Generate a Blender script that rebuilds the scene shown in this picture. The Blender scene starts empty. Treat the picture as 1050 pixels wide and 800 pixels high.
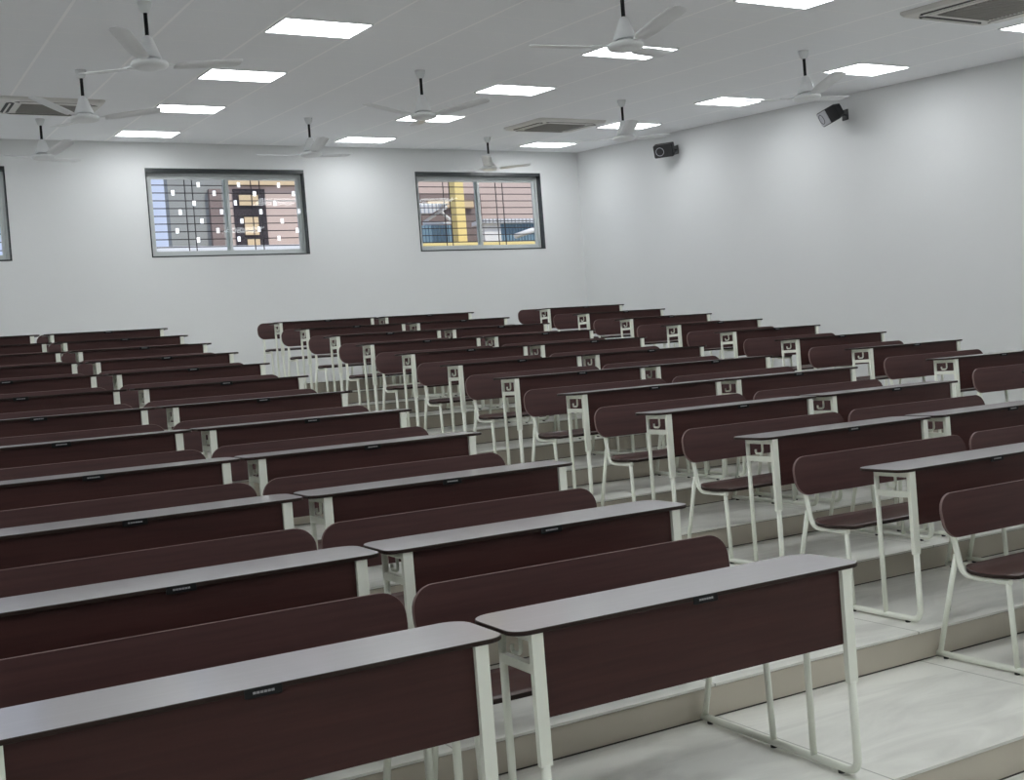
import bpy, bmesh, math, random
from mathutils import Vector, Matrix

random.seed(4)
scene = bpy.context.scene
COL = scene.collection

# ------------------------------------------------------------------ camera
CAM = Vector((-2.9545, -2.9461, 1.5299))
YAW, PITCH, ROLL, FPX = 0.5013, -0.0209, -0.0786, 1180.39
r = Vector((math.cos(YAW), -math.sin(YAW), 0))
f = Vector((math.sin(YAW) * math.cos(PITCH), math.cos(YAW) * math.cos(PITCH), math.sin(PITCH)))
u = r.cross(f)
R_ = r * math.cos(ROLL) + u * math.sin(ROLL)
U_ = -r * math.sin(ROLL) + u * math.cos(ROLL)
cam_data = bpy.data.cameras.new('camera')
cam = bpy.data.objects.new('camera', cam_data)
COL.objects.link(cam)
m = Matrix.Identity(4)
for i in range(3):
    m[i][0], m[i][1], m[i][2], m[i][3] = R_[i], U_[i], -f[i], CAM[i]
cam.matrix_world = m
cam_data.sensor_fit = 'HORIZONTAL'
cam_data.sensor_width = 36.0
cam_data.lens = FPX * 36.0 / 1050.0
cam_data.clip_start = 0.05
cam_data.clip_end = 200
scene.camera = cam

# ------------------------------------------------------------------ world, exposure
world = bpy.data.worlds.new('overcast_sky')
scene.world = world
world.use_nodes = True
bg = world.node_tree.nodes['Background']
bg.inputs['Color'].default_value = (0.66, 0.74, 1.0, 1)
bg.inputs['Strength'].default_value = 1.05
sun_data = bpy.data.lights.new('sun', 'SUN')
sun_data.energy = 2.6
sun_data.angle = 0.02
sun_data.color = (1.0, 0.93, 0.84)
sun = bpy.data.objects.new('sun', sun_data)
COL.objects.link(sun)
sun.location = (4, -10, 25)
sun.rotation_euler = Vector((-0.35, 0.62, -0.72)).to_track_quat('-Z', 'Y').to_euler()
scene.view_settings.view_transform = 'Standard'
scene.view_settings.look = 'None'
scene.view_settings.exposure = 0.0
scene.view_settings.gamma = 1.0
scene.view_settings.use_curve_mapping = False
LAMP = 13.4                      # emission of the ceiling panels
LAMP_COLOR = (0.945, 0.98, 1.0)
scene.cycles.use_denoising = True
scene.cycles.max_bounces = 10
scene.cycles.diffuse_bounces = 6

# ------------------------------------------------------------------ room measures
ROW, RISE = 0.9532, 0.1383      # depth and rise of one tier
EDGE = -0.062                   # tier edge ahead of its desk row
UNIT, DESK_D, GAP = 1.333, 0.31, 0.039
X_C, X_E = 1.249, 5.004
Y_BACK, X_RIGHT, X_LEFT, Y_FRONT = 12.4, 6.947, -5.6, -6.2
ZC, SLOPE = 4.8004, 0.0846
N_ROWS = 12
TILE_X, TILE_Y = 0.7167, 0.5147
LIGHT_X = [-2.689, 0.1775, 3.0443, 5.9110]  # the first line is out of view, added for lighting
LIGHT_Y = [11.5437 - k * 2.0586 for k in range(8)]  # rows at the front end are unseen, added for more light


def ceil_z(y):
    return ZC + SLOPE * (y - Y_BACK)


# ------------------------------------------------------------------ materials
def new_mat(name):
    mt = bpy.data.materials.new(name)
    mt.use_nodes = True
    nt = mt.node_tree
    return mt, nt, nt.nodes['Principled BSDF']


def plain(name, col, rough=0.5, metal=0.0, spec=0.5, coat=0.0, var=0.04, scale=8.0, bump=0.0, bscale=60):
    mt, nt, b = new_mat(name)
    b.inputs['Roughness'].default_value = rough
    b.inputs['Metallic'].default_value = metal
    b.inputs['Specular IOR Level'].default_value = spec
    b.inputs['Coat Weight'].default_value = coat
    tc = nt.nodes.new('ShaderNodeTexCoord')
    nz = nt.nodes.new('ShaderNodeTexNoise')
    nz.inputs['Scale'].default_value = scale
    nz.inputs['Detail'].default_value = 3
    nt.links.new(tc.outputs['Object'], nz.inputs['Vector'])
    mx = nt.nodes.new('ShaderNodeMix')
    mx.data_type = 'RGBA'
    mx.inputs[6].default_value = tuple(max(0, c * (1 - var)) for c in col) + (1,)
    mx.inputs[7].default_value = tuple(min(1, c * (1 + var)) for c in col) + (1,)
    nt.links.new(nz.outputs['Fac'], mx.inputs[0])
    nt.links.new(mx.outputs[2], b.inputs['Base Color'])
    if bump:
        n2 = nt.nodes.new('ShaderNodeTexNoise')
        n2.inputs['Scale'].default_value = bscale
        nt.links.new(tc.outputs['Object'], n2.inputs['Vector'])
        bp = nt.nodes.new('ShaderNodeBump')
        bp.inputs['Strength'].default_value = bump
        bp.inputs['Distance'].default_value = 0.002
        nt.links.new(n2.outputs['Fac'], bp.inputs['Height'])
        nt.links.new(bp.outputs['Normal'], b.inputs['Normal'])
    return mt


def laminate(name, col, rough, coat, coat_ior=1.6, spec=0.5, streak=1.0):
    """brown wood-grain laminate: fine streaks along the board"""
    mt, nt, b = new_mat(name)
    tc = nt.nodes.new('ShaderNodeTexCoord')
    mp = nt.nodes.new('ShaderNodeMapping')
    mp.inputs['Scale'].default_value = (1.2, 22, 22)
    nt.links.new(tc.outputs['Object'], mp.inputs['Vector'])
    nz = nt.nodes.new('ShaderNodeTexNoise')
    nz.inputs['Scale'].default_value = 2.2
    nz.inputs['Detail'].default_value = 5
    nt.links.new(mp.outputs['Vector'], nz.inputs['Vector'])
    rp = nt.nodes.new('ShaderNodeValToRGB')
    rp.color_ramp.elements[0].position = 0.3
    rp.color_ramp.elements[0].color = tuple(c * (1 - 0.18 * streak) for c in col) + (1,)
    rp.color_ramp.elements[1].position = 0.7
    rp.color_ramp.elements[1].color = tuple(c * (1 + 0.15 * streak) for c in col) + (1,)
    nt.links.new(nz.outputs['Fac'], rp.inputs['Fac'])
    nt.links.new(rp.outputs['Color'], b.inputs['Base Color'])
    b.inputs['Roughness'].default_value = rough
    b.inputs['Coat Weight'].default_value = coat
    b.inputs['Coat Roughness'].default_value = 0.16
    b.inputs['Coat IOR'].default_value = coat_ior
    b.inputs['Specular IOR Level'].default_value = spec
    return mt


def marble(name, col, dark, tile, mortar, rough=0.25):
    """large stone tiles with soft clouding and thin joints"""
    mt, nt, b = new_mat(name)
    tc = nt.nodes.new('ShaderNodeTexCoord')
    nz = nt.nodes.new('ShaderNodeTexNoise')
    nz.inputs['Scale'].default_value = 1.7
    nz.inputs['Detail'].default_value = 6
    nz.inputs['Roughness'].default_value = 0.6
    nz.inputs['Distortion'].default_value = 0.9
    mp = nt.nodes.new('ShaderNodeMapping')
    mp.inputs['Scale'].default_value = (0.7, 2.4, 1)
    nt.links.new(tc.outputs['Object'], mp.inputs['Vector'])
    nt.links.new(mp.outputs['Vector'], nz.inputs['Vector'])
    rp = nt.nodes.new('ShaderNodeValToRGB')
    rp.color_ramp.elements[0].position = 0.28
    rp.color_ramp.elements[0].color = dark + (1,)
    rp.color_ramp.elements[1].position = 0.56
    rp.color_ramp.elements[1].color = col + (1,)
    nt.links.new(nz.outputs['Fac'], rp.inputs['Fac'])
    sx = nt.nodes.new('ShaderNodeSeparateXYZ')
    nt.links.new(tc.outputs['Object'], sx.inputs[0])
    dv = nt.nodes.new('ShaderNodeMath'); dv.operation = 'DIVIDE'; dv.inputs[1].default_value = tile
    fr = nt.nodes.new('ShaderNodeMath'); fr.operation = 'FRACT'
    lt = nt.nodes.new('ShaderNodeMath'); lt.operation = 'LESS_THAN'; lt.inputs[1].default_value = 0.006
    nt.links.new(sx.outputs['X'], dv.inputs[0]); nt.links.new(dv.outputs[0], fr.inputs[0]); nt.links.new(fr.outputs[0], lt.inputs[0])
    mx = nt.nodes.new('ShaderNodeMix'); mx.data_type = 'RGBA'
    mx.inputs[7].default_value = mortar + (1,)
    nt.links.new(lt.outputs[0], mx.inputs[0]); nt.links.new(rp.outputs['Color'], mx.inputs[6])
    nt.links.new(mx.outputs[2], b.inputs['Base Color'])
    b.inputs['Roughness'].default_value = rough
    return mt


def ceiling_mat():
    """mineral-fibre tiles in a white T-bar grid"""
    mt, nt, b = new_mat('ceiling_tiles')
    tc = nt.nodes.new('ShaderNodeTexCoord')
    sx = nt.nodes.new('ShaderNodeSeparateXYZ')
    nt.links.new(tc.outputs['Object'], sx.inputs[0])

    def bars(sock, size, origin, width):
        a = nt.nodes.new('ShaderNodeMath'); a.operation = 'SUBTRACT'; a.inputs[1].default_value = origin - 50 * size
        d = nt.nodes.new('ShaderNodeMath'); d.operation = 'DIVIDE'; d.inputs[1].default_value = size
        g = nt.nodes.new('ShaderNodeMath'); g.operation = 'FRACT'
        l = nt.nodes.new('ShaderNodeMath'); l.operation = 'LESS_THAN'; l.inputs[1].default_value = width / size
        nt.links.new(sock, a.inputs[0]); nt.links.new(a.outputs[0], d.inputs[0])
        nt.links.new(d.outputs[0], g.inputs[0]); nt.links.new(g.outputs[0], l.inputs[0])
        return l.outputs[0]
    bx = bars(sx.outputs['X'], TILE_X, LIGHT_X[1] - TILE_X / 2 - 0.01, 0.022)
    by = bars(sx.outputs['Y'], TILE_Y, LIGHT_Y[0] - TILE_Y / 2 - 0.01, 0.012)
    nz = nt.nodes.new('ShaderNodeTexNoise'); nz.inputs['Scale'].default_value = 90
    nt.links.new(tc.outputs['Object'], nz.inputs['Vector'])
    rp = nt.nodes.new('ShaderNodeValToRGB')
    rp.color_ramp.elements[0].color = (0.86, 0.872, 0.895, 1)
    rp.color_ramp.elements[1].color = (0.89, 0.902, 0.925, 1)
    nt.links.new(nz.outputs['Fac'], rp.inputs['Fac'])
    m1 = nt.nodes.new('ShaderNodeMix'); m1.data_type = 'RGBA'; m1.inputs[7].default_value = (0.92, 0.92, 0.93, 1)
    m2 = nt.nodes.new('ShaderNodeMix'); m2.data_type = 'RGBA'; m2.inputs[7].default_value = (0.99, 0.99, 1.0, 1)
    nt.links.new(by, m1.inputs[0]); nt.links.new(rp.outputs['Color'], m1.inputs[6])
    nt.links.new(bx, m2.inputs[0]); nt.links.new(m1.outputs[2], m2.inputs[6])
    nt.links.new(m2.outputs[2], b.inputs['Base Color'])
    b.inputs['Roughness'].default_value = 0.8
    b.inputs['Specular IOR Level'].default_value = 0.2
    return mt


def emit(name, col, strength):
    mt, nt, b = new_mat(name)
    b.inputs['Base Color'].default_value = (0.9, 0.9, 0.9, 1)
    b.inputs['Emission Color'].default_value = col + (1,)
    b.inputs['Emission Strength'].default_value = strength
    return mt


def glass_mat():
    mt = bpy.data.materials.new('window_glass')
    mt.use_nodes = True
    nt = mt.node_tree
    nt.nodes.clear()
    out = nt.nodes.new('ShaderNodeOutputMaterial')
    mix = nt.nodes.new('ShaderNodeMixShader')
    tr = nt.nodes.new('ShaderNodeBsdfTransparent'); tr.inputs[0].default_value = (0.93, 0.95, 0.95, 1)
    gl = nt.nodes.new('ShaderNodeBsdfGlossy'); gl.inputs['Roughness'].default_value = 0.02
    fz = nt.nodes.new('ShaderNodeFresnel'); fz.inputs['IOR'].default_value = 1.45
    hf = nt.nodes.new('ShaderNodeMath'); hf.operation = 'MULTIPLY'; hf.inputs[1].default_value = 0.4
    nt.links.new(fz.outputs[0], hf.inputs[0]); nt.links.new(hf.outputs[0], mix.inputs[0]); nt.links.new(tr.outputs[0], mix.inputs[1]); nt.links.new(gl.outputs[0], mix.inputs[2])
    nt.links.new(mix.outputs[0], out.inputs[0])
    return mt


def sticker_mat():
    """thin white film: daylight shines through it"""
    mt, nt, b = new_mat('white_film')
    b.inputs['Base Color'].default_value = (0.9, 0.9, 0.9, 1)
    tl = nt.nodes.new('ShaderNodeBsdfTranslucent')
    tl.inputs[0].default_value = (0.95, 0.95, 0.95, 1)
    ad = nt.nodes.new('ShaderNodeAddShader')
    out = nt.nodes['Material Output']
    nt.links.new(b.outputs[0], ad.inputs[0]); nt.links.new(tl.outputs[0], ad.inputs[1]); nt.links.new(ad.outputs[0], out.inputs[0])
    return mt


def corrugated(name, col, pitch):
    mt, nt, b = new_mat(name)
    tc = nt.nodes.new('ShaderNodeTexCoord')
    wv = nt.nodes.new('ShaderNodeTexWave'); wv.inputs['Scale'].default_value = 1.0 / pitch
    nt.links.new(tc.outputs['Object'], wv.inputs['Vector'])
    bp = nt.nodes.new('ShaderNodeBump'); bp.inputs['Distance'].default_value = 0.05
    nt.links.new(wv.outputs['Fac'], bp.inputs['Height']); nt.links.new(bp.outputs['Normal'], b.inputs['Normal'])
    b.inputs['Base Color'].default_value = col + (1,)
    b.inputs['Roughness'].default_value = 0.5
    return mt


M = dict(
    wall=plain('wall_paint', (0.72, 0.728, 0.73), 0.55, spec=0.3, var=0.015, scale=1.5),
    ceiling=ceiling_mat(),
    tread=marble('tread_marble', (0.80, 0.80, 0.745), (0.60, 0.595, 0.55), 1.21, (0.40, 0.40, 0.36), 0.3),
    riser=plain('riser_tile', (0.54, 0.495, 0.415), 0.4, var=0.08, scale=3),
    groove=plain('riser_joint', (0.06, 0.055, 0.045), 0.8),
    top=laminate('desk_laminate', (0.272, 0.245, 0.258), 0.38, 0.8, 1.6, 0.5, 0.25),
    panel=laminate('panel_laminate', (0.054, 0.0205, 0.0185), 0.45, 0.0, 1.5, 0.25),
    back=laminate('backrest_laminate_lit', (0.062, 0.0255, 0.0245), 0.42, 0.0, 1.5, 0.3),  # light caught by the tilted backrest is put into its colour
    seat=laminate('seat_laminate', (0.066, 0.031, 0.026), 0.38, 0.25),
    band=plain('ply_edge_highlight', (0.17, 0.105, 0.10), 0.5),  # ply colour lifted to paint the ceiling light along the edge
    dark_edge=plain('desk_edge', (0.024, 0.013, 0.010), 0.5, spec=0.25),
    frame=plain('cream_powder_coat', (0.84, 0.86, 0.77), 0.38, var=0.03, scale=14),
    rubber=plain('black_rubber', (0.03, 0.03, 0.03), 0.7),
    black=plain('black_plastic', (0.010, 0.010, 0.011), 0.45, spec=0.2),
    mark=plain('silver_print', (0.32, 0.32, 0.33), 0.4),
    white_metal=plain('white_enamel', (0.72, 0.735, 0.74), 0.3),
    blade=plain('fan_blade_enamel', (0.76, 0.77, 0.78), 0.35),
    lamp=emit('lit_diffuser', LAMP_COLOR, LAMP),
    ac=plain('ac_plastic', (0.66, 0.65, 0.62), 0.45),
    slot=plain('ac_slot', (0.03, 0.03, 0.03), 0.6),
    grille=plain('ac_grille', (0.30, 0.29, 0.27), 0.6),
    stone=plain('dark_granite', (0.035, 0.04, 0.042), 0.25, var=0.2, scale=60),
    alu=plain('window_aluminium', (0.58, 0.61, 0.61), 0.35),
    bar=plain('grille_iron', (0.07, 0.055, 0.055), 0.5),
    glass=glass_mat(),
    decal=sticker_mat(),
    spk=plain('speaker_black', (0.010, 0.010, 0.012), 0.4),
    spk_face=plain('speaker_mesh', (0.016, 0.016, 0.018), 0.45),
    spk_grey=plain('speaker_trim_sheen', (0.40, 0.40, 0.43), 0.3),  # trim grey, also painting a reflection on the nearer speaker's grille
    pink=plain('pink_render', (0.64, 0.50, 0.43), 0.8),
    grey_out=plain('grey_render', (0.33, 0.335, 0.31), 0.8),
    dark_out=plain('shadowed_opening', (0.045, 0.035, 0.04), 0.8),
    brown_out=plain('brown_render', (0.25, 0.19, 0.17), 0.8),
    yellow=plain('yellow_render', (0.86, 0.68, 0.28), 0.8),
    tan=plain('tan_shutter', (0.72, 0.55, 0.34), 0.8),
    white_out=plain('white_render', (0.85, 0.85, 0.86), 0.8),
    blue=corrugated('blue_sheet', (0.25, 0.40, 0.53), 0.25),
    tin=corrugated('white_sheet', (0.80, 0.82, 0.86), 0.3),
)


# ------------------------------------------------------------------ mesh helpers
def box(bm, lo, hi, mi=0):
    x0, y0, z0 = lo
    x1, y1, z1 = hi
    v = [bm.verts.new(c) for c in ((x0, y0, z0), (x1, y0, z0), (x1, y1, z0), (x0, y1, z0), (x0, y0, z1), (x1, y0, z1), (x1, y1, z1), (x0, y1, z1))]
    for q in ((0, 3, 2, 1), (4, 5, 6, 7), (0, 1, 5, 4), (1, 2, 6, 5), (2, 3, 7, 6), (3, 0, 4, 7)):
        fc = bm.faces.new([v[i] for i in q])
        fc.material_index = mi


def round_path(pts, rad=0.05, n=5):
    """polyline with its inner corners rounded"""
    P = [Vector(p) for p in pts]
    out = [P[0]]
    for i in range(1, len(P) - 1):
        a, b, c = P[i - 1], P[i], P[i + 1]
        d1, d2 = (a - b), (c - b)
        rr = min(rad, d1.length * 0.49, d2.length * 0.49)
        p1, p2 = b + d1.normalized() * rr, b + d2.normalized() * rr
        for k in range(n + 1):
            t = k / n
            out.append(p1 * (1 - t) ** 2 + b * 2 * t * (1 - t) + p2 * t * t)
    out.append(P[-1])
    return out


def tube(bm, pts, rad, seg=10, mi=0, radii=None):
    P = [Vector(p) for p in pts]
    rings = []
    ref = None
    for i, p in enumerate(P):
        d = (P[min(i + 1, len(P) - 1)] - P[max(i - 1, 0)]).normalized()
        if ref is None:
            ref = Vector((1, 0, 0)) if abs(d.x) < 0.9 else Vector((0, 1, 0))
        s = d.cross(ref).normalized()
        t = s.cross(d).normalized()
        ref = t
        rd = radii[i] if radii else rad
        rings.append([bm.verts.new(p + (s * math.cos(a) + t * math.sin(a)) * rd) for a in [2 * math.pi * k / seg for k in range(seg)]])
    for a, b in zip(rings, rings[1:]):
        for k in range(seg):
            fc = bm.faces.new((a[k], a[(k + 1) % seg], b[(k + 1) % seg], b[k]))
            fc.smooth = True
            fc.material_index = mi
    for rg in (rings[0][::-1], rings[-1]):
        fc = bm.faces.new(rg)
        fc.material_index = mi


def lathe(bm, prof, seg=28, mi=0, centre=(0, 0)):
    """profile of (radius, z), closed at both ends"""
    rings = [[bm.verts.new((centre[0] + rd * math.cos(2 * math.pi * k / seg), centre[1] + rd * math.sin(2 * math.pi * k / seg), z)) for k in range(seg)] for rd, z in prof]
    for a, b in zip(rings, rings[1:]):
        for k in range(seg):
            fc = bm.faces.new((a[k], a[(k + 1) % seg], b[(k + 1) % seg], b[k]))
            fc.smooth = True
            fc.material_index = mi
    bm.faces.new(rings[0][::-1]).material_index = mi
    bm.faces.new(rings[-1]).material_index = mi


def round_rect(w, h, rads, n=7):
    """outline, counter-clockwise from the lower left; rads for ll, lr, ur, ul"""
    pts = []
    for (cx, cy, a0), rd in zip(((0, 0, 180), (w, 0, 270), (w, h, 0), (0, h, 90)), rads):
        ox = cx + (rd if cx == 0 else -rd)
        oy = cy + (rd if cy == 0 else -rd)
        for k in range(n + 1):
            a = math.radians(a0 + 90 * k / n)
            pts.append((ox + rd * math.cos(a), oy + rd * math.sin(a)))
    return pts


def slab(bm, outline, z0, z1, bev=0.003, side_mi=0, fmap=None):
    """a board of an outline, its edges eased; fmap turns (x, y, z) into the final point"""
    fmap = fmap or (lambda x, y, z: (x, y, z))
    cx = sum(p[0] for p in outline) / len(outline)
    cy = sum(p[1] for p in outline) / len(outline)

    def inset(d):
        res = []
        n = len(outline)
        for i in range(n):
            a, b = Vector(outline[i - 1]), Vector(outline[(i + 1) % n])
            t = (b - a).normalized()
            nrm = Vector((-t.y, t.x))
            res.append(Vector(outline[i]) + nrm * d)
        return res
    levels = [(bev, z0), (0, z0 + bev), (0, z1 - bev), (bev, z1)]
    rings = [[bm.verts.new(fmap(p[0], p[1], z)) for p in inset(d)] for d, z in levels]
    n = len(outline)
    for li, (a, b) in enumerate(zip(rings, rings[1:])):
        for k in range(n):
            fc = bm.faces.new((a[k], a[(k + 1) % n], b[(k + 1) % n], b[k]))
            fc.material_index = side_mi
    bm.faces.new(rings[0][::-1])
    bm.faces.new(rings[-1])


def obj(name, bm, mats, parent=None, loc=None):
    bmesh.ops.recalc_face_normals(bm, faces=bm.faces)
    me = bpy.data.meshes.new(name)
    bm.to_mesh(me)
    bm.free()
    for mt in (mats if isinstance(mats, (list, tuple)) else [mats]):
        me.materials.append(mt)
    o = bpy.data.objects.new(name, me)
    COL.objects.link(o)
    if parent:
        o.parent = parent
    if loc:
        o.location = loc
    return o


def tag(o, label, cat, group=None):
    o['label'] = label
    o['category'] = cat
    if group:
        o['group'] = group
    return o


def thing(name, label, cat, loc=(0, 0, 0), rot=(0, 0, 0), group=None):
    o = bpy.data.objects.new(name, None)
    o.empty_display_size = 0.1
    COL.objects.link(o)
    o.location = loc
    o.rotation_euler = rot
    return tag(o, label, cat, group)


def struct(name, bm, mats, parent=None):
    o = obj(name, bm, mats, parent)
    o['kind'] = 'structure'
    return o


def dup(root, loc, rot, label):
    c = root.copy()
    COL.objects.link(c)
    c.location, c.rotation_euler = loc, rot
    c['label'] = label
    for ch in list(root.children):
        d = ch.copy()
        COL.objects.link(d)
        d.parent = c
        for g in list(ch.children):
            e = g.copy()
            COL.objects.link(e)
            e.parent = d
    return c


NB = bmesh.new

# ------------------------------------------------------------------ floor: stepped tiers
bm = NB()
LIP = 0.011
box(bm, (X_LEFT - 0.1, Y_FRONT - 0.1, -RISE - 0.15), (X_RIGHT + 0.1, EDGE + 0.02, -RISE), 0)
for k in range(N_ROWS):
    z = k * RISE
    y0 = EDGE + k * ROW
    y1 = (EDGE + (k + 1) * ROW + 0.02) if k < N_ROWS - 1 else Y_BACK + 0.1
    box(bm, (X_LEFT - 0.1, y0 + 0.006, z - RISE - 0.1), (X_RIGHT + 0.1, y1, z - LIP - 0.004), 1)      # riser body
    box(bm, (X_LEFT - 0.1, y0 + 0.009, z - LIP - 0.004), (X_RIGHT + 0.1, y1, z - LIP), 2)              # joint under the tread
    box(bm, (X_LEFT - 0.1, y0, z - LIP), (X_RIGHT + 0.1, y1, z), 0)                                    # tread slab
    box(bm, (X_LEFT - 0.1, y0 + 0.003, z - RISE), (X_RIGHT + 0.1, y0 + 0.01, z - RISE + 0.005), 2)     # joint at the foot
floor = struct('floor', bm, [M['tread'], M['riser'], M['groove']])

# ------------------------------------------------------------------ walls and ceiling
Z_LOW = -RISE - 0.2
WIN = [(-3.53, -1.393), (0.287, 2.434), (4.125, 6.244)]     # window openings in the back wall
WZ0, WZ1 = 3.300, 4.466
T = 0.22
bm = NB()
xs = [X_LEFT - T] + [c for w in WIN for c in w] + [X_RIGHT + T]
top = ceil_z(Y_BACK) + 0.3
box(bm, (xs[0], Y_BACK, Z_LOW), (xs[-1], Y_BACK + T, WZ0))
box(bm, (xs[0], Y_BACK, WZ1), (xs[-1], Y_BACK + T, top))
for i in range(0, len(xs), 2):
    box(bm, (xs[i], Y_BACK, WZ0), (xs[i + 1], Y_BACK + T, WZ1))
struct('wall_back', bm, M['wall'])
bm = NB(); box(bm, (X_RIGHT, Y_FRONT - T, Z_LOW), (X_RIGHT + T, Y_BACK + T, top)); struct('wall_right', bm, M['wall'])
bm = NB(); box(bm, (X_LEFT - T, Y_FRONT - T, Z_LOW), (X_LEFT, Y_BACK + T, top)); struct('wall_left', bm, M['wall'])
bm = NB(); box(bm, (X_LEFT, Y_FRONT - T, Z_LOW), (X_RIGHT, Y_FRONT, top)); struct('wall_front', bm, M['wall'])

bm = NB()
vs = []
for (x, y) in ((X_LEFT - 0.1, Y_FRONT - 0.1), (X_RIGHT + 0.1, Y_FRONT - 0.1), (X_RIGHT + 0.1, Y_BACK + 0.1), (X_LEFT - 0.1, Y_BACK + 0.1)):
    vs.append((bm.verts.new((x, y, ceil_z(y))), bm.verts.new((x, y, ceil_z(y) + 0.12))))
lo = [v[0] for v in vs]
hi = [v[1] for v in vs]
bm.faces.new(lo[::-1]); bm.faces.new(hi)
for k in range(4):
    bm.faces.new((lo[k], lo[(k + 1) % 4], hi[(k + 1) % 4], hi[k]))
struct('ceiling', bm, M['ceiling'])

# ------------------------------------------------------------------ windows in the back wall
def make_window(idx, x0, x1):
    w = bpy.data.objects.new('window_%d' % idx, None)
    COL.objects.link(w)
    w['kind'] = 'structure'
    w.location = ((x0 + x1) / 2, Y_BACK, WZ0)
    W, H = x1 - x0, WZ1 - WZ0
    def ring(b, a0, a1, c0, c1, t, y0, y1):
        box(b, (a0, y0, c0), (a0 + t, y1, c1)); box(b, (a1 - t, y0, c0), (a1, y1, c1))
        box(b, (a0 + t, y0, c0), (a1 - t, y1, c0 + t)); box(b, (a0 + t, y0, c1 - t), (a1 - t, y1, c1))
    h = W / 2
    b = NB(); ring(b, -h, h, 0, H, 0.016, -0.006, 0.16); box(b, (-h + 0.016, -0.006, H - 0.05), (h - 0.016, 0.16, H - 0.016)); obj('stone_lining', b, M['stone'], w)
    b = NB(); ring(b, -h + 0.016, h - 0.016, 0.016, H - 0.05, 0.034, 0.10, 0.17); obj('window_frame', b, M['alu'], w)
    i0, i1, j0, j1 = -h + 0.05, h - 0.05, 0.05, H - 0.084
    for s, (a, c, y) in enumerate(((i0, 0.035, 0.105), (-0.035, i1, 0.13))):
        b = NB(); ring(b, a, c, j0, j1, 0.04, y, y + 0.022)
        sash = obj('sash', b, M['alu'], w)
        b = NB(); box(b, (a + 0.04, y + 0.009, j0 + 0.04), (c - 0.04, y + 0.013, j1 - 0.04))
        obj('glass_pane', b, M['glass'], sash)
    b = NB()
    n = 10
    for k in range(1, n):
        z = j0 + (j1 - j0) * k / n
        tube(b, [(i0 - 0.03, 0.195, z), (i1 + 0.03, 0.195, z)], 0.0065, 6)
    for xx in (-0.53, -0.43, 0.37, 0.49):
        tube(b, [(xx * W / 2.14, 0.202, 0.03), (xx * W / 2.14, 0.202, H - 0.03)], 0.0075, 6)
    obj('iron_grille', b, M['bar'], w)
    return w

wins = [make_window(i + 1, *w) for i, w in enumerate(WIN)]
# the middle window has small white stickers in staggered rows on its panes
b = NB()
for (px, pz) in [(-0.37, 0.972), (-0.714, 0.864), (-0.168, 0.856), (-0.445, 0.724), (-0.639, 0.606), (-0.086, 0.61), (-0.361, 0.487), (-0.698, 0.36), (-0.158, 0.356), (-0.429, 0.235), (0.175, 0.973), (0.734, 0.974), (0.387, 0.855), (0.937, 0.857), (0.112, 0.731), (0.66, 0.723), (0.454, 0.608), (1.0, 0.611), (0.18, 0.483), (0.745, 0.478), (0.408, 0.367), (0.95, 0.347), (0.121, 0.239), (0.68, 0.24)]:
    box(b, (px - 0.020, 0.1005, pz - 0.033), (px + 0.020, 0.1012, pz + 0.033))
obj('sticker_pattern', b, M['decal'], wins[1])

# ------------------------------------------------------------------ desk-and-bench units
INS = 0.077


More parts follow.
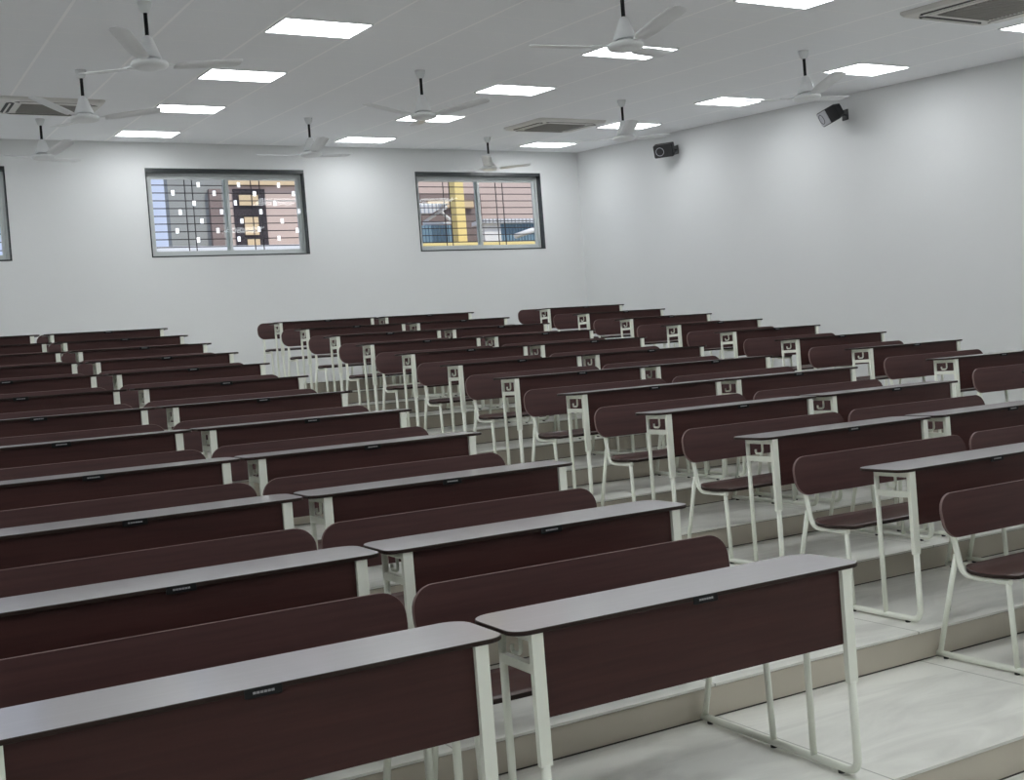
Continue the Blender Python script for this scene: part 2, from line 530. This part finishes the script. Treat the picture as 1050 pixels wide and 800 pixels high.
def make_unit():
    L = UNIT
    cx, cy = L / 2, 0.44
    t = thing('school_desk', '', 'desk', (0, 0, 0), group='desk and bench units on the tiers')

    def S(p):
        return (p[0] - cx, p[1] - cy, p[2])

    # desktop: rounded board with a dark edge
    b = NB()
    slab(b, round_rect(L, DESK_D, (0.055, 0.055, 0.075, 0.075)), 0.738, 0.752, 0.002, 1, lambda x, y, z: S((x, y, z)))
    obj('desktop', b, [M['top'], M['dark_edge']], t)
    b = NB()
    slab(b, round_rect(0.092, 0.026, (0.004,) * 4, 3), 0, 0.005, 0.001, 0, lambda x, y, z: S((L / 2 - 0.046 + x, -z, 0.7265 + y)))
    pl = obj('front_plate', b, M['black'], t)
    b = NB()
    for k in range(6):
        box(b, S((L / 2 - 0.026 + k * 0.009, -0.0062, 0.7365)), S((L / 2 - 0.026 + k * 0.009 + 0.0072, -0.005, 0.7425)))
    obj('plate_marking', b, M['mark'], pl)
    # modesty panel between the front legs
    b = NB()
    slab(b, round_rect(L - 2 * (INS + 0.019), 0.261, (0.004,) * 4, 2), 0, 0.016, 0.0015, 0, lambda x, y, z: S((INS + 0.019 + x, 0.038 - z, 0.477 + y)))
    obj('modesty_panel', b, M['panel'], t)
    # seat board: eased, with the front edge rolled down and a shallow dish
    b = NB()
    sw, sd = L - 0.11, 0.27
    base = [(x * sw, y * sd) for x in [i / 14 for i in range(15)] for y in [j / 8 for j in range(9)]]
    def seat_z(x, y):
        return 0.430 - 0.010 * math.sin(math.pi * min(1, y / sd)) - (0.010 * (1 - y / 0.05) ** 2 if y < 0.05 else 0) + 0.012 * max(0, (y / sd - 0.75) / 0.25) ** 2
    def seat_pt(i, j, dz):
        x, y = i / 20 * sw, j / 10 * sd
        rd = 0.055
        for ex, ey in ((rd, rd), (sw - rd, rd), (rd, sd - rd), (sw - rd, sd - rd)):
            dx, dy = x - ex, y - ey
            if (dx < 0) == (ex < sw / 2) and (dy < 0) == (ey < sd / 2) and dx and dy:
                m_ = max(abs(dx), abs(dy)); l_ = math.hypot(dx, dy)
                x, y = ex + dx * m_ / l_, ey + dy * m_ / l_
                break
        return S((0.055 + x, 0.432 + y, seat_z(x, y) + dz))
    xsn = [0, .4, .8] + list(range(1, 20)) + [19.2, 19.6, 20]
    xsn = sorted(set(xsn))
    ysn = [0, 1, 2, 3, 5, 7, 8, 9, 10]
    g = [[[b.verts.new(seat_pt(i, j, dz)) for j in ysn] for i in xsn] for dz in (0, 0.016)]
    nx, ny = len(xsn), len(ysn)
    for i in range(nx - 1):
        for j in range(ny - 1):
            f0 = b.faces.new((g[0][i][j], g[0][i][j + 1], g[0][i + 1][j + 1], g[0][i + 1][j])); f0.smooth = True
            f1 = b.faces.new((g[1][i][j], g[1][i + 1][j], g[1][i + 1][j + 1], g[1][i][j + 1])); f1.smooth = True
    rim = [(i, 0) for i in range(nx)] + [(nx - 1, j) for j in range(1, ny)] + [(i, ny - 1) for i in range(nx - 2, -1, -1)] + [(0, j) for j in range(ny - 2, 0, -1)]
    for (a, c), (d, e) in zip(rim, rim[1:] + rim[:1]):
        fc = b.faces.new((g[0][a][c], g[0][d][e], g[1][d][e], g[1][a][c])); fc.material_index = 1
    obj('seat', b, [M['seat'], M['dark_edge']], t)
    # backrest, leaning back a little, ply edge with a painted highlight
    b = NB()
    slab(b, round_rect(L - 0.006, 0.205, (0.085,) * 4, 8), 0, 0.016, 0.002, 1,
         lambda x, y, z: S((0.003 + x, 0.722 + y * 0.15 + z, 0.583 + y - z * 0.15)))
    obj('backrest', b, [M['back'], M['band']], t)
    # the two tubular end frames
    for e in (0, 1):
        x = INS if e == 0 else L - INS
        b = NB()
        box(b, S((x - 0.019, 0.006, 0.34)), S((x + 0.019, 0.028, 0.738)))
        tube(b, [S(p) for p in round_path([(x, 0.017, 0.345), (x, 0.017, 0.021), (x, 0.885, 0.021)], 0.055, 6)], 0.0145, 10)
        leg = obj('sled_leg', b, M['frame'], t)
        for yy in (0.10, 0.455, 0.84):
            b = NB(); lathe(b, [(0.012, 0.0), (0.012, 0.010)], 10, 0, S((x, yy, 0))[:2]); obj('rubber_foot', b, M['rubber'], leg)
        b = NB(); tube(b, [S((x, 0.237, 0.021)), S((x, 0.237, 0.738))], 0.0125, 10); obj('desk_post', b, M['frame'], t)
        b = NB(); box(b, S((x - 0.012, 0.028, 0.710)), S((x + 0.012, 0.230, 0.738))); obj('top_rail', b, M['frame'], t)
        b = NB(); box(b, S((x - 0.011, 0.028, 0.612)), S((x + 0.011, 0.230, 0.640))); obj('lower_rail', b, M['frame'], t)
        b = NB(); tube(b, [S(p) for p in round_path([(x, 0.115, 0.708), (x, 0.115, 0.655), (x, 0.172, 0.655), (x, 0.172, 0.678)], 0.022, 5)], 0.0065, 8)
        obj('bag_hook', b, M['frame'], t)
        b = NB(); tube(b, [S((x, 0.452, 0.021)), S((x, 0.468, 0.405))], 0.0125, 10); obj('bench_post', b, M['frame'], t)
        b = NB(); tube(b, [S(p) for p in round_path([(x, 0.455, 0.408), (x, 0.712, 0.408), (x, 0.752, 0.60), (x, 0.778, 0.765)], 0.06, 6)], 0.0135, 10)
        obj('bench_rail', b, M['frame'], t)
        b = NB(); tube(b, [S((x, 0.872, 0.021)), S((x, 0.742, 0.50))], 0.0125, 10); obj('rear_leg', b, M['frame'], t)
    return t, (cx, cy)


unit0, (UCX, UCY) = make_unit()
ORD = ['front', 'second', 'third', 'fourth', 'fifth', 'sixth', 'seventh', 'eighth', 'ninth', 'tenth', 'eleventh', 'back']
COLS = dict(
    A=(-2 * UNIT - GAP, 'in the leftmost column', range(12)),
    B=(-UNIT, 'left beside the left aisle', range(12)),
    C=(X_C, 'right beside the left aisle', range(12)),
    D=(X_C + UNIT + GAP, 'left beside the right aisle', range(1, 12)),
    E=(X_E, 'by the right wall', range(3, 12)),
)
SHIFT = {('A', 0): -0.045, ('B', 0): 0.004, ('B', 1): 0.0, ('A', 1): -0.028, ('B', 2): 0.036, ('A', 2): 0.012, ('B', 3): 0.03, ('A', 3): 0.01,
         ('B', 4): 0.03, ('D', 5): -0.036, ('D', 3): 0.018, ('B', 6): 0.01, ('C', 8): -0.008, ('E', 9): 0.012, ('D', 8): 0.01}
first = True
for cn, (x0, where, rows) in COLS.items():
    for k in rows:
        loc = (x0 + UCX + SHIFT.get((cn, k), 0), k * ROW + UCY, k * RISE)
        row = ORD[k] + ' row' + (' from the front' if 0 < k < 11 else '')
        lab = 'brown desk with attached bench, %s, %s' % (row, where)
        rot = (0, 0, math.radians(random.uniform(-0.25, 0.25)))
        wide = 1.09 if cn == 'A' else 1.05 if cn == 'B' and k < 1 else 1.036 if cn == 'B' and k == 1 else 1.03 if cn == 'B' and k < 5 else 1.0          # the left-hand columns have slightly longer desks
        loc = (loc[0] - UNIT * (wide - 1) / 2, loc[1], loc[2])
        if first:
            unit0.location, unit0.rotation_euler = loc, rot
            unit0['label'] = lab
            first = False
            unit0.scale.x = wide
        else:
            dup(unit0, loc, rot, lab).scale.x = wide

# ------------------------------------------------------------------ ceiling lights
TILT = math.atan(SLOPE)
CN = ['unseen outer left', 'left', 'middle', 'right']


def make_light():
    t = thing('ceiling_light', '', 'light', group='lit ceiling panels')
    b = NB()
    w, d, tk = TILE_X - 0.02, TILE_Y - 0.004, 0.012
    for lo_, hi_ in (((-w / 2, -d / 2), (-w / 2 + tk, d / 2)), ((w / 2 - tk, -d / 2), (w / 2, d / 2)), ((-w / 2 + tk, -d / 2), (w / 2 - tk, -d / 2 + tk)), ((-w / 2 + tk, d / 2 - tk), (w / 2 - tk, d / 2))):
        box(b, (lo_[0], lo_[1], -0.010), (hi_[0], hi_[1], 0.0))
    obj('frame', b, M['white_metal'], t)
    b = NB()
    slab(b, [(-w / 2 + tk, -d / 2 + tk), (w / 2 - tk, -d / 2 + tk), (w / 2 - tk, d / 2 - tk), (-w / 2 + tk, d / 2 - tk)], -0.008, -0.001, 0.0015)
    obj('diffuser', b, M['lamp'], t)
    return t


light0 = make_light()
first = True
for ci, x in enumerate(LIGHT_X):
    for ri, y in enumerate(LIGHT_Y):
        nth = ['nearest the back wall', 'second from the back wall', 'third from the back wall', 'fourth from the back wall', 'fifth from the back wall', 'unseen sixth from the back wall', 'unseen seventh from the back wall', 'unseen farthest from the back wall'][ri]
        lab = 'white lit ceiling panel in the %s line, %s' % (CN[ci], nth)
        loc, rot = (x, y, ceil_z(y)), (TILT, 0, 0)
        if first:
            light0.location, light0.rotation_euler, first = loc, rot, False
            light0['label'] = lab
        else:
            dup(light0, loc, rot, lab)

# ------------------------------------------------------------------ ceiling fans
def make_fan():
    t = thing('ceiling_fan', '', 'fan', group='white ceiling fans')
    b = NB(); lathe(b, [(0.020, -0.075), (0.032, -0.060), (0.046, -0.022), (0.050, 0.006)], 20); obj('canopy', b, M['white_metal'], t)
    b = NB(); lathe(b, [(0.0135, -0.30), (0.0135, -0.07)], 12); obj('down_rod', b, M['black'], t)
    b = NB(); lathe(b, [(0.018, -0.228), (0.034, -0.240), (0.058, -0.31), (0.084, -0.378), (0.074, -0.383)][::-1], 22); obj('cone_cover', b, M['white_metal'], t)
    b = NB(); lathe(b, [(0.055, -0.446), (0.095, -0.444), (0.119, -0.436), (0.126, -0.422), (0.119, -0.408), (0.075, -0.396), (0.05, -0.375)], 30); obj('motor', b, M['white_metal'], t)
    for k in range(3):
        a = math.radians(120 * k)
        ca, sa = math.cos(a), math.sin(a)
        b = NB()
        n = 9
        up, dn = [], []
        prof = [(0.17, 0.046), (0.22, 0.060), (0.30, 0.066), (0.40, 0.066), (0.50, 0.066), (0.58, 0.066), (0.62, 0.064), (0.638, 0.050), (0.645, 0.03)]
        for rr, hw in prof:
            z = -0.412 + 0.055 * (rr - 0.17) / 0.47
            row_u, row_d = [], []
            for s in (-1, 0, 1):
                q = s * hw
                zz = z - q * math.sin(math.radians(7)) - 0.006 * abs(s)
                p = (rr * ca - q * sa, rr * sa + q * ca, zz)
                row_u.append(b.verts.new((p[0], p[1], p[2] + 0.002)))
                row_d.append(b.verts.new((p[0], p[1], p[2] - 0.002)))
            up.append(row_u); dn.append(row_d)
        for i in range(n - 1):
            for j in range(2):
                b.faces.new((up[i][j], up[i + 1][j], up[i + 1][j + 1], up[i][j + 1])).smooth = True
                b.faces.new((dn[i][j], dn[i][j + 1], dn[i + 1][j + 1], dn[i + 1][j])).smooth = True
            b.faces.new((up[i][0], dn[i][0], dn[i + 1][0], up[i + 1][0]))
            b.faces.new((up[i][2], up[i + 1][2], dn[i + 1][2], dn[i][2]))
        for i in (0, n - 1):
            for j in range(2):
                b.faces.new((up[i][j], up[i][j + 1], dn[i][j + 1], dn[i][j]))
        bl = obj('blade', b, M['blade'], t)
        b = NB()
        pts = [(0.095, -0.414), (0.15, -0.411), (0.235, -0.402)]
        prev = None
        for rr, z in pts:
            hw = 0.020
            vs_ = [b.verts.new((rr * ca - s * hw * sa, rr * sa + s * hw * ca, z + dz)) for s in (-1, 1) for dz in (-0.0035, 0.0035)]
            if prev:
                p0, p1 = prev, vs_
                for q in ((0, 1), (1, 3), (3, 2), (2, 0)):
                    b.faces.new((p0[q[0]], p0[q[1]], p1[q[1]], p1[q[0]]))
            else:
                b.faces.new((vs_[0], vs_[1], vs_[3], vs_[2]))
            prev = vs_
        b.faces.new((prev[0], prev[2], prev[3], prev[1]))
        obj('blade_bracket', b, M['white_metal'], bl)
    return t


fan0 = make_fan()
FANS = [
    (-1.18, 5.02, 2, 'white ceiling fan of the left line, nearest the viewer'),
    (-1.20, 7.60, 104, 'white ceiling fan hanging in front of the left cassette air conditioner'),
    (-1.17, 10.6, 48, 'white ceiling fan of the left line, nearest the back wall'),
    (1.63, 3.45, 28, 'largest white ceiling fan, nearest the viewer, its rod cut by the top edge'),
    (1.655, 6.75, 72, 'white ceiling fan of the middle line, in front of a lit panel'),
    (1.65, 9.85, 24, 'white ceiling fan of the middle line, above the wall between the windows'),
    (4.585, 4.85, 13, 'white ceiling fan of the right line, beside the nearer black speaker'),
    (4.59, 7.74, 4, 'white ceiling fan of the right line, left of the farther black speaker'),
    (4.61, 11.0, 118, 'small white ceiling fan above the right window'),
]
for i, (x, y, a, lab) in enumerate(FANS):
    loc, rot = (x, y, ceil_z(y)), (0, 0, math.radians(a))
    if i == 0:
        fan0.location, fan0.rotation_euler = loc, rot
        fan0['label'] = lab
    else:
        dup(fan0, loc, rot, lab)

# ------------------------------------------------------------------ cassette air conditioners
def make_ac():
    t = thing('air_conditioner', '', 'air conditioner', group='ceiling cassette air conditioners')
    h = 0.49
    b = NB()
    o_ = round_rect(2 * h, 2 * h, (0.05,) * 4, 4)
    sh = [(p[0] - h, p[1] - h) for p in o_]
    rings = []
    for sc_, z in ((1.0, -0.0005), (1.0, -0.012), (0.965, -0.034), (0.90, -0.040)):
        rings.append([b.verts.new((p[0] * sc_, p[1] * sc_, z)) for p in sh])
    n = len(sh)
    for a_, c_ in zip(rings, rings[1:]):
        for k in range(n):
            b.faces.new((a_[k], a_[(k + 1) % n], c_[(k + 1) % n], c_[k]))
    b.faces.new(rings[0][::-1]); b.faces.new(rings[-1])
    obj('cover_panel', b, M['ac'], t)
    b = NB()
    g = 0.285
    box(b, (-g, -g, -0.043), (g, g, -0.039))
    for k in range(15):
        yy = -g + 0.02 + k * (2 * g - 0.04) / 14
        box(b, (-g, yy - 0.006, -0.050), (g, yy + 0.006, -0.042))
    obj('intake_grille', b, M['grille'], t)
    for k in range(4):
        b = NB()
        rot = Matrix.Rotation(math.pi / 2 * k, 3, 'Z')
        def Rm(p):
            return tuple(rot @ Vector(p))
        pts = [(-0.31, -0.430), (-0.36, -0.392), (-0.31, -0.352), (0.31, -0.352), (0.36, -0.392), (0.31, -0.430)]
        lo_ = [b.verts.new(Rm((p[0], p[1], -0.0425))) for p in pts]
        hi_ = [b.verts.new(Rm((p[0], p[1], -0.036))) for p in pts]
        b.faces.new(lo_); b.faces.new(hi_[::-1])
        for q in range(6):
            b.faces.new((lo_[q], lo_[(q + 1) % 6], hi_[(q + 1) % 6], hi_[q]))
        sl = obj('air_slot', b, M['slot'], t)
        b = NB()
        lw = (-0.436, -0.346) if k < 2 else (-0.402, -0.384)          # two flaps shut, two open
        a0, a1 = Rm((-0.315, lw[0], -0.049)), Rm((0.315, lw[1], -0.044))
        box(b, tuple(min(a0[i], a1[i]) for i in range(3)), tuple(max(a0[i], a1[i]) for i in range(3)))
        obj('louvre', b, M['ac'], sl)
    return t


ac0 = make_ac()
for i, (x, y, lab) in enumerate(((4.85, 9.62, 'ceiling cassette air conditioner above the right window'),
                                 (-1.21, 9.62, 'ceiling cassette air conditioner behind a fan at the far left'),
                                 (4.72, 2.95, 'ceiling cassette air conditioner at the top right corner'))):
    loc, rot = (x, y, ceil_z(y)), (TILT, 0, 0)
    if i == 0:
        ac0.location, ac0.rotation_euler = loc, rot
        ac0['label'] = lab
    else:
        dup(ac0, loc, rot, lab)

# ------------------------------------------------------------------ wall speakers
def make_speaker(x, y, z, yaw, pitch, lab, face):
    t = thing('wall_speaker', lab, 'speaker', (X_RIGHT, y, z), group='black wall speakers')
    c = Vector((x - X_RIGHT, 0, 0))
    rot = Matrix.Rotation(yaw, 3, 'Z') @ Matrix.Rotation(pitch, 3, 'X')     # local -y is the front
    w, d, h = 0.135, 0.10, 0.088
    def P(p):
        return tuple(c + rot @ Vector(p))
    b = NB()
    rings = []
    for s, yy in ((0.93, -d), (1.0, -d + 0.012), (1.0, 0.02), (0.72, d)):
        rings.append([b.verts.new(P(((q[0] - w) * s, yy, (q[1] - h) * s))) for q in round_rect(2 * w, 2 * h, (0.018,) * 4, 3)])
    n = len(rings[0])
    for a_, c_ in zip(rings, rings[1:]):
        for k in range(n):
            b.faces.new((a_[k], a_[(k + 1) % n], c_[(k + 1) % n], c_[k]))
    b.faces.new(rings[0][::-1]); b.faces.new(rings[-1])
    obj('cabinet', b, M['spk'], t)
    b = NB()
    slab(b, [(q[0] - w * .88, q[1] - h * .88) for q in round_rect(2 * w * .88, 2 * h * .88, (0.014,) * 4, 3)], 0, 0.006, 0.001, 0, lambda x_, y_, z_: P((x_, -d - z_, y_)))
    o = obj('front_grille', b, face, t)
    b = NB()
    ring_c = Vector((-0.045, -d - 0.007, 0))
    pts = [P(ring_c + Vector((0.055 * math.cos(a_), 0, 0.055 * math.sin(a_)))) for a_ in [2 * math.pi * k / 20 for k in range(21)]]
    tube(b, pts, 0.004, 6)
    obj('cone_ring', b, M['spk_grey'] if face is M['spk_face'] else M['spk'], t)
    b = NB()
    box(b, (-0.012, -0.045, -0.06), (0.0, 0.045, 0.06))
    tube(b, round_path([(-0.006, 0, 0), (-0.06, 0, 0.0), P((0, d - 0.01, 0))], 0.02, 4), 0.014, 8)
    obj('wall_bracket', b, M['spk'], t)
    return t


make_speaker(X_RIGHT - 0.20, 9.86, 4.33, math.radians(-52), math.radians(22), 'black wall speaker high on the right wall, farther one near the back corner', M['spk_face'])
make_speaker(X_RIGHT - 0.22, 6.70, 4.09, math.radians(-112), math.radians(26), 'black wall speaker high on the right wall, nearer one behind a fan', M['spk_grey'])

# ------------------------------------------------------------------ what the windows look out on
Y_OUT = 20.0


def out_x(xw, y):                   # the point of the view beyond, at depth y, seen through xw on the window wall
    return CAM.x + (xw - CAM.x) * (y - CAM.y) / (Y_BACK - CAM.y)


def out_z(zw, y):
    return -1.0 if zw is None else CAM.z + (zw - CAM.z) * (y - CAM.y) / (Y_BACK - CAM.y)


GZ = None                           # down to the outdoor ground


def slab_out(name, mat, x0, x1, z0, z1, y, depth, parent=None):
    b = NB()
    box(b, (out_x(x0, y), y, out_z(z0, y)), (out_x(x1, y), y + depth, out_z(z1, y)))
    return obj(name, b, mat, parent)


# house across the lane, seen through the left-hand window
t = thing('building', 'grey and pink rendered house seen through the middle window', 'building')
slab_out('grey_wall', M['grey_out'], 0.56, 1.36, GZ, 5.3, Y_OUT, 0.3, t)
slab_out('grey_pilaster', M['brown_out'], 1.10, 1.26, GZ, 4.2, Y_OUT - 0.12, 0.12, t)
slab_out('pink_wall', M['pink'], 1.36, 3.3, GZ, 4.42, Y_OUT - 0.02, 0.3, t)
slab_out('tan_beam', M['tan'], 1.36, 3.3, 4.26, 4.43, Y_OUT - 0.15, 0.13, t)
wn = slab_out('dark_window', M['dark_out'], 1.42, 1.86, 3.44, 4.20, Y_OUT - 0.06, 0.05, t)
for (a, c, d, e) in ((1.50, 1.76, 3.98, 4.12), (1.55, 1.74, 3.58, 3.82), (1.57, 1.74, 3.42, 3.52)):
    slab_out('shutter', M['tan'], a, c, d, e, Y_OUT - 0.10, 0.04, wn)
slab_out('plinth', M['white_out'], 0.2, 3.3, GZ, 3.44, Y_OUT - 0.9, 0.7, t)
# house seen through the right-hand window
t = thing('building', 'pink house with a brown veranda seen through the right window', 'building')
slab_out('pink_wall', M['pink'], 3.6, 7.2, GZ, 5.2, Y_OUT + 1.3, 0.3, t)
slab_out('veranda', M['brown_out'], 4.18, 5.18, 3.3, 4.15, Y_OUT + 1.15, 0.12, t)
slab_out('tan_panel', M['tan'], 4.30, 5.05, 3.93, 4.05, Y_OUT + 1.05, 0.08, t)
tag(slab_out('boundary_wall', M['yellow'], 3.8, 7.0, GZ, 3.42, Y_OUT - 1.6, 0.5), 'low yellow boundary wall along the bottom of the right window', 'wall')
tag(slab_out('column', M['yellow'], 4.755, 4.90, GZ, 4.9, Y_OUT - 0.9, 0.3), 'yellow square column outside the right window', 'column')
t = thing('shed', 'blue sheet shed with a pale roof and struts outside the right window', 'shed')
slab_out('blue_wall', M['blue'], 4.15, 4.65, GZ, 3.68, Y_OUT - 0.3, 0.2, t)
b = NB()
for (x0, z0, x1, z1) in ((4.20, 3.72, 4.60, 3.95), (4.45, 3.92, 4.66, 3.74), (4.2, 3.70, 4.68, 3.72)):
    tube(b, [(out_x(x0, Y_OUT - 0.2), Y_OUT - 0.2, out_z(z0, Y_OUT - 0.2)), (out_x(x1, Y_OUT - 0.2), Y_OUT - 0.2, out_z(z1, Y_OUT - 0.2))], 0.035, 6)
obj('strut', b, M['white_out'], t)
b = NB()
v0 = [(4.16, 3.86), (4.36, 3.86), (4.66, 4.0), (4.16, 4.0)]
lo_ = [b.verts.new((out_x(x, Y_OUT - 0.5), Y_OUT - 0.5, out_z(z, Y_OUT - 0.5))) for x, z in v0]
hi_ = [b.verts.new((out_x(x, Y_OUT - 0.5), Y_OUT + 0.3, out_z(z, Y_OUT - 0.5) + 0.05)) for x, z in v0]
b.faces.new(lo_); b.faces.new(hi_[::-1])
for q in range(4):
    b.faces.new((lo_[q], lo_[(q + 1) % 4], hi_[(q + 1) % 4], hi_[q]))
obj('sheet_roof', b, M['tin'], t)
t = thing('shed', 'long low blue and white sheet shed behind the right half of the right window', 'shed')
slab_out('blue_wall', M['blue'], 5.48, 6.3, GZ, 3.70, Y_OUT - 0.2, 0.3, t)
slab_out('white_wall', M['white_out'], 5.2, 5.48, GZ, 3.74, Y_OUT - 0.25, 0.3, t)
slab_out('roof_edge', M['tin'], 5.2, 6.6, 3.71, 3.77, Y_OUT - 0.4, 0.6, t)
b = NB(); tube(b, [(out_x(5.72, Y_OUT - 0.55), Y_OUT - 0.55, out_z(3.50, Y_OUT - 0.55)), (out_x(6.30, Y_OUT - 0.55), Y_OUT - 0.55, out_z(3.66, Y_OUT - 0.55))], 0.06, 6)
obj('gutter', b, M['white_out'], t)
# ground outside
bm = NB()
box(bm, (-25, Y_BACK + T, -1.2), (40, 45, -1.0))
g_ = obj('ground', bm, plain('outdoor_ground', (0.35, 0.33, 0.30), 0.9))
g_['kind'] = 'structure'
